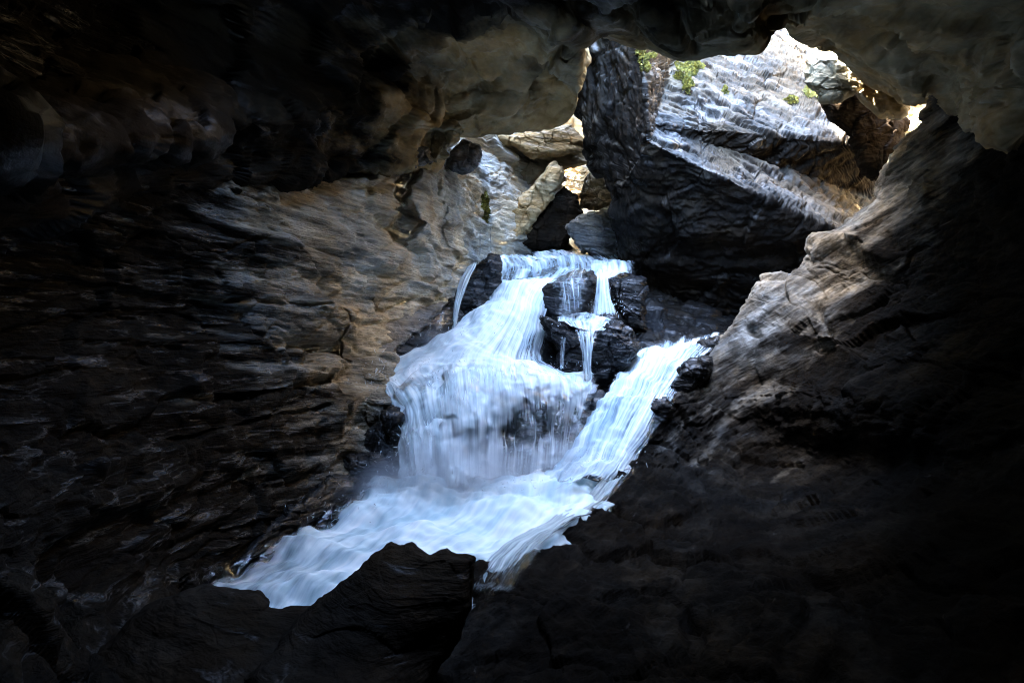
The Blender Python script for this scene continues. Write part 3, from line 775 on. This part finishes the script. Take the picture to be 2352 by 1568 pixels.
def rock(outline, d, thick, mat, seed, label, cat='boulder', name='boulder', **kw):
    kw.setdefault('nt_', 200); kw.setdefault('nr_', 60)
    kw.setdefault('lumps', 0.05); kw.setdefault('chunk', 0.06); kw.setdefault('chunk_f', 3.0); kw.setdefault('beds', 0.01); kw.setdefault('fine', 0.010)
    return boulder(name, outline, d, thick, mat, seed, label, cat, **kw)

# ---- rocks at the back, under the far daylight gap
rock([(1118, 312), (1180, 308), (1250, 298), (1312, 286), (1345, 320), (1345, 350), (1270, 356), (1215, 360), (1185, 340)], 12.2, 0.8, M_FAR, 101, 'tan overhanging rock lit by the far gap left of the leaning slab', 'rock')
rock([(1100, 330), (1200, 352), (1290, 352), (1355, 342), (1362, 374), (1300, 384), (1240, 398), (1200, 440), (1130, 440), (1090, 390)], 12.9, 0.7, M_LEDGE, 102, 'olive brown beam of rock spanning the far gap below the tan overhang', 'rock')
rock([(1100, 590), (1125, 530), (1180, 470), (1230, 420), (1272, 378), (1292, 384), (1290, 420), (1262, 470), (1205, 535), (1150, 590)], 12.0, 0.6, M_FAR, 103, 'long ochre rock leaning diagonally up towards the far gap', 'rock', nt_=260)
rock([(1180, 560), (1250, 485), (1294, 425), (1325, 455), (1336, 490), (1320, 540), (1300, 570), (1230, 575)], 12.3, 0.7, M_DARK, 104, 'shadow side of the diagonal ochre rock, its shade put into dark colour', 'rock')  # the ochre rock's shadow side, its shade painted as dark rock
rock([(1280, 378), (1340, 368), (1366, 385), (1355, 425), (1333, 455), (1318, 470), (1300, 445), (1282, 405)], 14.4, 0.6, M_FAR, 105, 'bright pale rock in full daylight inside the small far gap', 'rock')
rock([(1326, 478), (1346, 415), (1372, 385), (1410, 430), (1425, 475), (1370, 484)], 12.6, 0.6, M_LEDGE, 106, 'brown wedge of rock between the pale rock and the slab edge', 'rock')
rock([(1302, 522), (1330, 500), (1370, 488), (1440, 470), (1450, 530), (1450, 590), (1390, 606), (1340, 578), (1312, 548)], 11.6, 0.6, M_GREY, 107, 'grey layered block lying beside the foot of the leaning slab', 'rock', beds=0.06, bed_n=(0.25, 0.1, 1), bed_f=9)
rock([(1135, 585), (1200, 562), (1250, 546), (1290, 552), (1320, 575), (1300, 596), (1200, 592)], 12.6, 0.4, M_GREY, 108, 'low pale mound of gravelly rock behind the top of the stream', 'rock', chunk=0.02)

rock([(955, 305), (1000, 272), (1046, 284), (1052, 320), (1022, 346), (1006, 378), (962, 374), (930, 352)], 8.75, 0.6, M_LEDGE, 109, 'knobbly olive rock hanging at the left end of the far gap', 'rock', chunk=0.10)
rock([(885, 372), (902, 344), (950, 322), (985, 340), (1000, 372), (960, 386), (915, 386)], 8.5, 0.5, M_GREY, 110, 'pale blue grey rock above the dark horizontal crack in the left wall', 'rock', chunk=0.08)
rock([(1040, 352), (1064, 326), (1098, 340), (1092, 378), (1062, 392), (1040, 380)], 9.8, 0.5, M_GREY, 126, 'rough grey rock just right of the knobbly olive rock', 'rock', chunk=0.08)
# ---- rocks in and beside the cascade
rock([(1042, 690), (1075, 640), (1110, 600), (1132, 580), (1149, 585), (1154, 620), (1153, 655), (1122, 690), (1092, 715), (1062, 758), (1040, 790), (1010, 812), (996, 790), (1022, 735)], 9.35, 0.5, M_WET, 111, 'black pointed wet rock standing left of the upper stream', nt_=240)
rock([(1226, 692), (1250, 660), (1290, 638), (1330, 620), (1362, 622), (1376, 640), (1364, 690), (1345, 735), (1300, 750), (1255, 745), (1230, 718)], 9.15, 0.6, M_WET, 112, 'rounded dark rock at the top of the falls with water trickling over it', chunk=0.02, lumps=0.03)
rock([(1242, 728), (1264, 735), (1300, 750), (1340, 784), (1356, 810), (1350, 860), (1320, 875), (1288, 870), (1284, 810), (1262, 775)], 8.35, 0.5, M_WET, 113, 'black prong of rock on the left of the small white basin')
rock([(1336, 800), (1372, 750), (1408, 738), (1442, 762), (1474, 800), (1450, 835), (1420, 868), (1388, 890), (1362, 885), (1350, 840)], 8.3, 0.6, M_WET, 114, 'black angular boulder on the right below the small white basin')
rock([(1585, 842), (1612, 792), (1648, 772), (1668, 785), (1645, 822), (1610, 850)], 9.05, 0.4, M_WET, 115, 'small wet black rock at the top of the slanting chute', nt_=140, nr_=40)
rock([(1535, 915), (1552, 862), (1588, 836), (1626, 828), (1615, 865), (1572, 915)], 8.1, 0.4, M_WET, 116, 'grooved dark rock wedged between chute and right slope', nt_=140, nr_=40)
rock([(1484, 955), (1500, 930), (1528, 920), (1545, 940), (1530, 975), (1500, 978)], 7.45, 0.3, M_WET, 117, 'small dark rock breaking through the lower edge of the chute', nt_=120, nr_=36)
rock([(1400, 650), (1412, 640), (1450, 634), (1480, 640), (1480, 760), (1445, 750), (1430, 710), (1412, 685)], 10.0, 0.6, M_WET, 118, 'dark jagged rock under the edge of the leaning slab beside the rounded rock')
rock([(790, 835), (825, 772), (880, 735), (960, 705), (1005, 696), (1035, 690), (990, 745), (925, 795), (870, 840), (825, 860)], [(790, 835, 8.2), (880, 760, 8.35), (1000, 700, 9.0), (900, 800, 8.3), (830, 850, 7.9)], 0.6, M_GREY, 119, 'smooth brownish grey rock ramp sloping into the cascade from the left wall', chunk=0.02, lumps=0.03)
rock([(845, 858), (900, 802), (980, 745), (1038, 688), (1062, 730), (1030, 800), (960, 832), (900, 850)], [(845, 858, 8.1), (980, 760, 8.75), (1038, 690, 9.2), (1030, 800, 8.8), (900, 840, 8.3)], 0.5, M_WET, 120, 'blue-black wet rock face behind the thin left fall')
rock([(812, 880), (850, 856), (886, 868), (893, 892), (872, 915), (830, 915)], 7.6, 0.4, M_WALL, 121, 'dark broken ledge tip at the upper left bank of the cascade', nt_=140, nr_=40, beds=0.03, bed_f=9)
rock([(720, 975), (800, 925), (870, 900), (896, 915), (882, 955), (820, 992), (750, 1020)], 7.2, 0.5, M_WALL, 122, 'layered brown ledge with wet shine jutting towards the main cascade', beds=0.06, bed_n=(0.35, 0.12, 1), bed_f=8)
rock([(826, 1020), (868, 955), (905, 935), (924, 950), (917, 992), (908, 1045), (870, 1068), (838, 1048)], 7.05, 0.4, M_WET, 123, 'ribbed black rock touching the left edge of the main cascade', beds=0.04, bed_n=(1, 0.2, -0.3), bed_f=12)
rock([(735, 1105), (800, 1050), (870, 1040), (920, 1070), (928, 1120), (850, 1135), (770, 1150)], 6.75, 0.5, M_WET, 124, 'wet blue-black rock at the foot of the left bank beside the pool')
rock([(520, 1310), (600, 1220), (690, 1150), (760, 1100), (835, 1100), (800, 1150), (715, 1205), (630, 1255), (550, 1318)], [(540, 1310, 4.8), (700, 1180, 5.8), (835, 1110, 6.6)], 0.5, M_WET, 125, 'long low wet rock lining the left shore of the pool', nt_=240, chunk=0.04)

# ---- rocks under the right part of the roof
rock([(1842, 190), (1848, 132), (1872, 112), (1912, 116), (1935, 150), (1990, 165), (2065, 215), (2075, 262), (2020, 262), (1975, 215), (1925, 205), (1880, 212)], 8.9, 0.6, M_LEDGE, 131, 'pale hooked ledge of rock hanging under the roof right of the lit slab', 'rock ledge', name='rock_ledge', chunk=0.08, chunk_f=2.2)
rock([(1882, 205), (1908, 176), (1945, 184), (1962, 212), (1930, 232), (1893, 226)], 9.0, 0.3, M_LEDGE, 132, 'small knob of rock tucked under the hooked ledge', 'rock', name='rock_lump', nt_=120, nr_=36)
rock([(1890, 230), (1960, 205), (2060, 230), (2080, 290), (2070, 370), (2030, 420), (1985, 400), (1960, 310), (1905, 268)], 9.7, 0.6, M_DARK, 133, 'dark rock mass in the hollow below the hooked ledge')
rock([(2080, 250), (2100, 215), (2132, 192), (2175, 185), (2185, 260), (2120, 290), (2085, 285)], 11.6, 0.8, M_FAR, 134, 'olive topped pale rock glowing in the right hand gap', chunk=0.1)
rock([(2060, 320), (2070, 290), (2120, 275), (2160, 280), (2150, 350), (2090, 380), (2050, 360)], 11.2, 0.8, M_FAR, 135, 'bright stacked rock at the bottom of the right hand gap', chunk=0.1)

# ---- dark rocks in front of the camera
rock([(690, 1420), (718, 1394), (800, 1325), (870, 1262), (897, 1243), (920, 1251), (946, 1247), (990, 1270), (1026, 1258), (1046, 1274), (1090, 1280), (1086, 1320), (1082, 1390), (1062, 1460), (1000, 1540), (940, 1640), (800, 1720), (640, 1700), (560, 1560)],
     [(900, 1245, 3.35), (1080, 1290, 3.3), (700, 1410, 3.1), (900, 1400, 3.0), (800, 1650, 2.5), (1000, 1540, 3.0)], 0.7, M_DARK, 141, 'big black foreground rock with a jagged peaked top against the white pool', nt_=420, nr_=80, lumps=0.006, chunk=0.008, chunk_f=4, rough=0.08, round_w=0.15, round_d=0.1, grain=0.006, fine=0.006)
rock([(120, 1640), (230, 1490), (340, 1395), (472, 1345), (515, 1352), (592, 1360), (616, 1384), (612, 1394), (642, 1402), (690, 1396), (740, 1400), (760, 1560), (700, 1700), (400, 1800), (150, 1760)],
     [(470, 1350, 3.3), (700, 1400, 3.25), (400, 1650, 2.6), (200, 1600, 2.8), (650, 1650, 2.6)], 0.7, M_DARK, 142, 'flat topped black foreground rock at the lower left of the pool', nt_=360, nr_=70, lumps=0.006, chunk=0.008, chunk_f=4, rough=0.08, round_w=0.15, round_d=0.1, grain=0.006, fine=0.006)

# ================================================================== SMALL FALLS AND FILMS
M_THIN = water_mat('thin_falling_water', 9, 1.0, 0.40, 0.80)
def fall(rows, label, seed, foam=0.6, nr=90, nc=40, mat=None, name='waterfall', cat='waterfall', lump=0.01, streak=0.012, fa=7, fb=2.5, feather=(0.22, 0.22, 0.03, 0.12), group=None):
    o = flow(name, [[W(*p) for p in r] for r in rows], nr, nc, mat or M_THIN, seed, foam=foam, lump=lump, streak=streak, fa=fa, fb=fb, feather=feather)
    return tag(o, label, cat, group)
fall([[(1068, 612, 9.25), (1085, 604, 9.25), (1105, 596, 9.25)], [(1050, 648, 9.15), (1066, 642, 9.12), (1084, 640, 9.15)], [(1040, 700, 9.1), (1050, 698, 9.05), (1064, 698, 9.1)], [(1027, 785, 9.0), (1036, 785, 8.95), (1048, 785, 9.0)]],
     'thin bluish ribbon of water falling left of the black pointed rock', 151, 0.66)
fall([[(985, 745, 8.6), (1010, 720, 8.8), (1040, 700, 9.0)], [(970, 790, 8.4), (1000, 780, 8.5), (1035, 770, 8.8)], [(950, 825, 8.25), (990, 815, 8.35), (1030, 805, 8.6)]], 'faint blue veil of water spreading over the wet rock face', 152, 0.42)
fall([[(1370, 618, 9.5), (1384, 617, 9.5), (1398, 620, 9.5)], [(1367, 634, 9.2), (1383, 630, 9.2), (1400, 634, 9.25)], [(1362, 680, 9.1), (1385, 676, 9.05), (1412, 680, 9.15)], [(1346, 738, 9.0), (1388, 738, 8.9), (1434, 732, 9.1)]], 'white cone of spray falling right of the rounded dark rock', 153, 0.64)
fall([[(1275, 630, 9.45), (1315, 618, 9.45), (1358, 614, 9.45)], [(1258, 652, 9.0), (1305, 632, 8.98), (1355, 628, 9.0)], [(1262, 680, 8.83), (1308, 664, 8.8), (1350, 664, 8.83)], [(1276, 735, 8.68), (1315, 738, 8.65), (1352, 735, 8.68)]], 'stringy trickle spilling over the front of the rounded dark rock', 154, 0.50, fa=12)
fall([[(1262, 722, 8.75), (1320, 716, 8.85), (1390, 726, 8.9), (1424, 742, 8.9)], [(1272, 735, 8.45), (1320, 735, 8.5), (1380, 742, 8.5), (1412, 746, 8.5)], [(1300, 752, 8.2), (1335, 758, 8.18), (1365, 760, 8.18), (1390, 756, 8.25)]],
     'small white basin of foaming water held between the two black rocks', 155, 0.62, nr=70, nc=80, lump=0.06, name='water_basin', cat='basin', feather=(0.12, 0.12, 0.05, 0.05))
fall([[(1316, 752, 8.15), (1342, 758, 8.12), (1378, 754, 8.18)], [(1326, 785, 8.0), (1345, 788, 7.97), (1372, 785, 8.02)], [(1334, 830, 7.92), (1348, 832, 7.9), (1364, 830, 7.92)], [(1336, 888, 7.85), (1350, 890, 7.82), (1366, 888, 7.85)]],
     'narrow spout draining the small white basin between the black rocks', 156, 0.60)
fall([[(1286, 772, 8.1), (1294, 772, 8.1), (1302, 774, 8.1)], [(1284, 815, 8.05), (1291, 815, 8.05), (1298, 815, 8.05)], [(1284, 855, 8.0), (1290, 855, 8.0), (1297, 855, 8.0)]], 'tiny trickle down the left black prong', 157, 0.55, nc=16)
for u, top, w, lab in ((1103, 500, 0.9, 'left of the two fine drip threads under the mossy wet wall'), (1127, 480, 1.1, 'right of the two fine drip threads under the mossy wet wall')):
    fall([[(u - w, top, 10.9), (u, top, 10.9), (u + w, top, 10.9)], [(u - w, top + 60, 10.8), (u, top + 60, 10.78), (u + w, top + 60, 10.8)], [(u - w, 592, 10.75), (u, 592, 10.73), (u + w, 592, 10.75)]],
         lab, 160 + u, 0.5, nr=60, nc=9, name='water_thread', cat='water thread', group='fine threads of dripping water')

# thin water running over the right slope
film_rows = [[(1395, 1092, 6.42), (1425, 1082, 6.45), (1450, 1073, 6.48), (1480, 1062, 6.5)],
             [(1325, 1155, 5.85), (1360, 1146, 5.88), (1395, 1135, 5.92), (1430, 1122, 5.96)],
             [(1215, 1220, 5.30), (1265, 1212, 5.30), (1310, 1200, 5.32), (1350, 1186, 5.36)],
             [(1120, 1275, 4.86), (1170, 1272, 4.78), (1220, 1262, 4.76), (1270, 1248, 4.78)],
             [(1085, 1325, 4.50), (1125, 1335, 4.38), (1170, 1332, 4.34), (1215, 1322, 4.36)],
             [(1070, 1395, 4.12), (1100, 1405, 4.02), (1140, 1408, 3.98), (1180, 1400, 4.0)],
             ]
film = flow('water', [[W(*p) for p in r] for r in film_rows], 420, 120, M_FILM, 171, foam=[[.75, .75, .65, .5], [.75, .7, .6, .5], [.75, .65, .55, .5], [.7, .6, .5, .5], [.6, .52, .46, .42], [.46, .42, .4, .38]],
            lump=0.04, streak=0.012, fa=10, fb=5, feather=(0.04, 0.4, 0.03, 0.45), kind='structure', length=3.0)
# ================================================================== MOSS
from mathutils.bvhtree import BVHTree
def bvh(o):
    me = o.data; off = np.array(o.location)
    co = np.empty(len(me.vertices) * 3, np.float32); me.vertices.foreach_get('co', co)
    co = co.reshape(-1, 3) + off
    fv = np.empty(len(me.loops), np.int32); me.loops.foreach_get('vertex_index', fv)
    return BVHTree.FromPolygons(co.tolist(), fv.reshape(-1, 4).tolist())
def moss_mat(name, a, b):
    m, t, out = new_mat(name)
    pr_ = N(t, 'ShaderNodeBsdfPrincipled', Roughness=0.8)
    g = N(t, 'ShaderNodeNewGeometry'); nz = N(t, 'ShaderNodeTexNoise', Scale=14.0, Detail=3.0)
    t.links.new(g.outputs['Position'], nz.inputs['Vector'])
    r = ramp(t, [(0.4, a), (0.62, b)]); t.links.new(nz.outputs['Fac'], r.inputs['Fac'])
    t.links.new(r.outputs[0], pr_.inputs['Base Color']); t.links.new(pr_.outputs[0], out.inputs['Surface'])
    return m
M_MOSS = moss_mat('moss', (0.06, 0.06, 0.008), (0.21, 0.18, 0.025))
M_GRASS = moss_mat('straw_grass', (0.16, 0.18, 0.04), (0.34, 0.30, 0.10))
def moss(tree, blobs, n, label, seed, mat=M_MOSS, blade=0.03, thin=0.4, name='moss_clump', cat='moss'):
    rng = random.Random(seed)
    V, Fc = [], []
    for _ in range(n):
        u0, v0, ru, rv = rng.choice(blobs)
        a = rng.uniform(0, 6.283); r = math.sqrt(rng.random()) * (0.75 + 0.25 * math.sin(a * 5 + seed))
        dr = W(u0 + ru * r * math.cos(a), v0 + rv * r * math.sin(a), 1.0)
        hit = tree.ray_cast(Vector((0, 0, 0)), Vector(dr).normalized())
        if hit[0] is None: continue
        p, nn = hit[0], hit[1]
        if nn.dot(p) > 0: nn = -nn
        puff = (1 - r) * blade * 2.0 * rng.random()
        dirn = (nn + Vector((rng.gauss(0, .6), rng.gauss(0, .6), rng.gauss(0, .6) + 0.3))).normalized()
        side = dirn.cross(Vector((rng.random(), rng.random(), rng.random()))).normalized()
        L = blade * rng.uniform(0.5, 1.3); b = p + nn * puff
        k = len(V)
        V += [tuple(b - side * L * thin), tuple(b + dirn * L * 0.6 - side * L * thin * 0.7), tuple(b + dirn * L), tuple(b + side * L * thin)]
        Fc.append((k, k + 1, k + 2, k + 3))
    if not V: return None
    V = np.array(V)
    o = link(name, raw_mesh(name, V, Fc, mat, False), None, base_of(V))
    return tag(o, label, cat)
T = bvh(slab)
moss(T, [(1572, 165, 30, 32), (1594, 152, 26, 18), (1580, 192, 14, 26)], 3600, 'bright green moss cushion hanging from the top edge of the leaning slab', 1)
moss(T, [(1478, 135, 14, 12), (1482, 155, 12, 14), (1495, 128, 14, 6), (1470, 120, 10, 8)], 1100, 'ragged moss strip at the top left corner of the leaning slab', 2)
moss(T, [(1868, 218, 20, 9)], 500, 'straw coloured grass tuft growing on the right part of the lit slab face', 3, M_GRASS, 0.09, 0.10, 'grass_tuft', 'grass tuft')
moss(T, [(1818, 230, 18, 11)], 420, 'small flat moss patch just left of the straw coloured grass tuft', 4)
moss(T, [(1665, 208, 9, 11)], 200, 'tiny moss dot in the middle of the lit slab face', 5)
T2 = bvh(wall_left)
moss(T2, [(1112, 462, 10, 24), (1116, 490, 9, 24)], 900, 'wet dark green moss on the dripping back wall above the thin drip threads', 8, blade=0.04)

# ================================================================== SPRAY IN THE AIR
def mist_mat(name, dens):
    m, t, out = new_mat(name)
    v = N(t, 'ShaderNodeVolumePrincipled'); v.inputs['Color'].default_value = (0.95, 0.97, 1.0, 1); v.inputs['Anisotropy'].default_value = 0.2
    tc = N(t, 'ShaderNodeTexCoord')
    ln = N(t, 'ShaderNodeVectorMath', operation='LENGTH'); t.links.new(tc.outputs['Object'], ln.inputs[0])
    fo = N(t, 'ShaderNodeMapRange', interpolation_type='SMOOTHSTEP')
    fo.inputs['From Min'].default_value = 1.0; fo.inputs['From Max'].default_value = 0.15; fo.inputs['To Min'].default_value = 0.0; fo.inputs['To Max'].default_value = dens
    t.links.new(ln.outputs['Value'], fo.inputs['Value'])
    g = N(t, 'ShaderNodeNewGeometry'); nz = N(t, 'ShaderNodeTexNoise', Scale=2.2, Detail=3.0); t.links.new(g.outputs['Position'], nz.inputs['Vector'])
    nm = N(t, 'ShaderNodeMapRange'); nm.inputs['From Min'].default_value = 0.4; nm.inputs['From Max'].default_value = 0.65; t.links.new(nz.outputs['Fac'], nm.inputs['Value'])
    mu = N(t, 'ShaderNodeMath', operation='MULTIPLY'); t.links.new(fo.outputs[0], mu.inputs[0]); t.links.new(nm.outputs[0], mu.inputs[1])
    t.links.new(mu.outputs[0], v.inputs['Density']); t.links.new(v.outputs[0], out.inputs['Volume'])
    return m
M_MIST = mist_mat('spray_mist', 3.4)
def mist(parent, u, v, d, sx, sy, sz):
    th, ph = np.meshgrid(np.linspace(0.02, np.pi - 0.02, 14), np.linspace(0, 2 * np.pi, 24, endpoint=False), indexing='ij')
    P = np.stack([np.sin(th) * np.cos(ph), np.sin(th) * np.sin(ph), np.cos(th)], -1).reshape(-1, 3)
    me = raw_mesh('spray_mist', P, grid_faces(14, 24, True), M_MIST)
    o = bpy.data.objects.new('spray_mist', me); COL.objects.link(o)
    o.parent = parent; o.location = Vector(W(u, v, d)) - Vector(parent.location); o.scale = (sx, sy, sz)
    o['kind'] = 'stuff'
mist(wf, 1050, 1095, 6.15, 0.95, 0.5, 0.5)
mist(wf, 870, 1130, 6.2, 0.45, 0.4, 0.35)
mist(wf2, 1270, 1060, 6.5, 0.55, 0.45, 0.35)
mist(wf, 1010, 800, 8.0, 0.6, 0.4, 0.28)

# droplets thrown off the falls: short ballistic streaks, far too many to count
def droplets(parent, spots, seed):
    rng = random.Random(seed); V, Fc = [], []
    for (u, v, d, su_, sv_, n) in spots:
        for _ in range(n):
            p = Vector(W(rng.gauss(u, su_), rng.gauss(v, sv_), d - abs(rng.gauss(0, 0.18))))
            vel = Vector((rng.gauss(-0.1, 0.5), rng.gauss(-0.4, 0.4), rng.uniform(-1.0, 0.7))).normalized()
            L = rng.uniform(0.008, 0.045); r = rng.uniform(0.0015, 0.0045)
            a = vel.orthogonal().normalized(); b = vel.cross(a)
            k = len(V)
            for q in (a, b, -a, -b): V.append(tuple(p + q * r))
            for q in (a, b, -a, -b): V.append(tuple(p + vel * L + q * r * 0.4))
            for i in range(4): Fc.append((k + i, k + (i + 1) % 4, k + 4 + (i + 1) % 4, k + 4 + i))
    m, t, out = new_mat('water_droplets')
    pb = N(t, 'ShaderNodeBsdfPrincipled', Roughness=0.2); pb.inputs['Base Color'].default_value = (0.85, 0.9, 0.92, 1)
    t.links.new(pb.outputs[0], out.inputs['Surface'])
    o = link('spray_droplets', raw_mesh('spray_droplets', np.array(V), Fc, m), parent)
    o['kind'] = 'stuff'
droplets(wf, [(930, 1090, 6.4, 30, 45, 160), (1100, 1110, 6.3, 110, 28, 200), (1000, 860, 7.5, 90, 22, 120), (1230, 850, 7.75, 60, 14, 90), (870, 880, 7.6, 22, 30, 60), (1060, 760, 8.4, 60, 20, 60),
              (1400, 700, 8.9, 24, 26, 60), (1330, 735, 8.4, 40, 10, 50), (1350, 1060, 6.5, 60, 26, 120), (800, 1180, 5.9, 60, 25, 70)], 9)
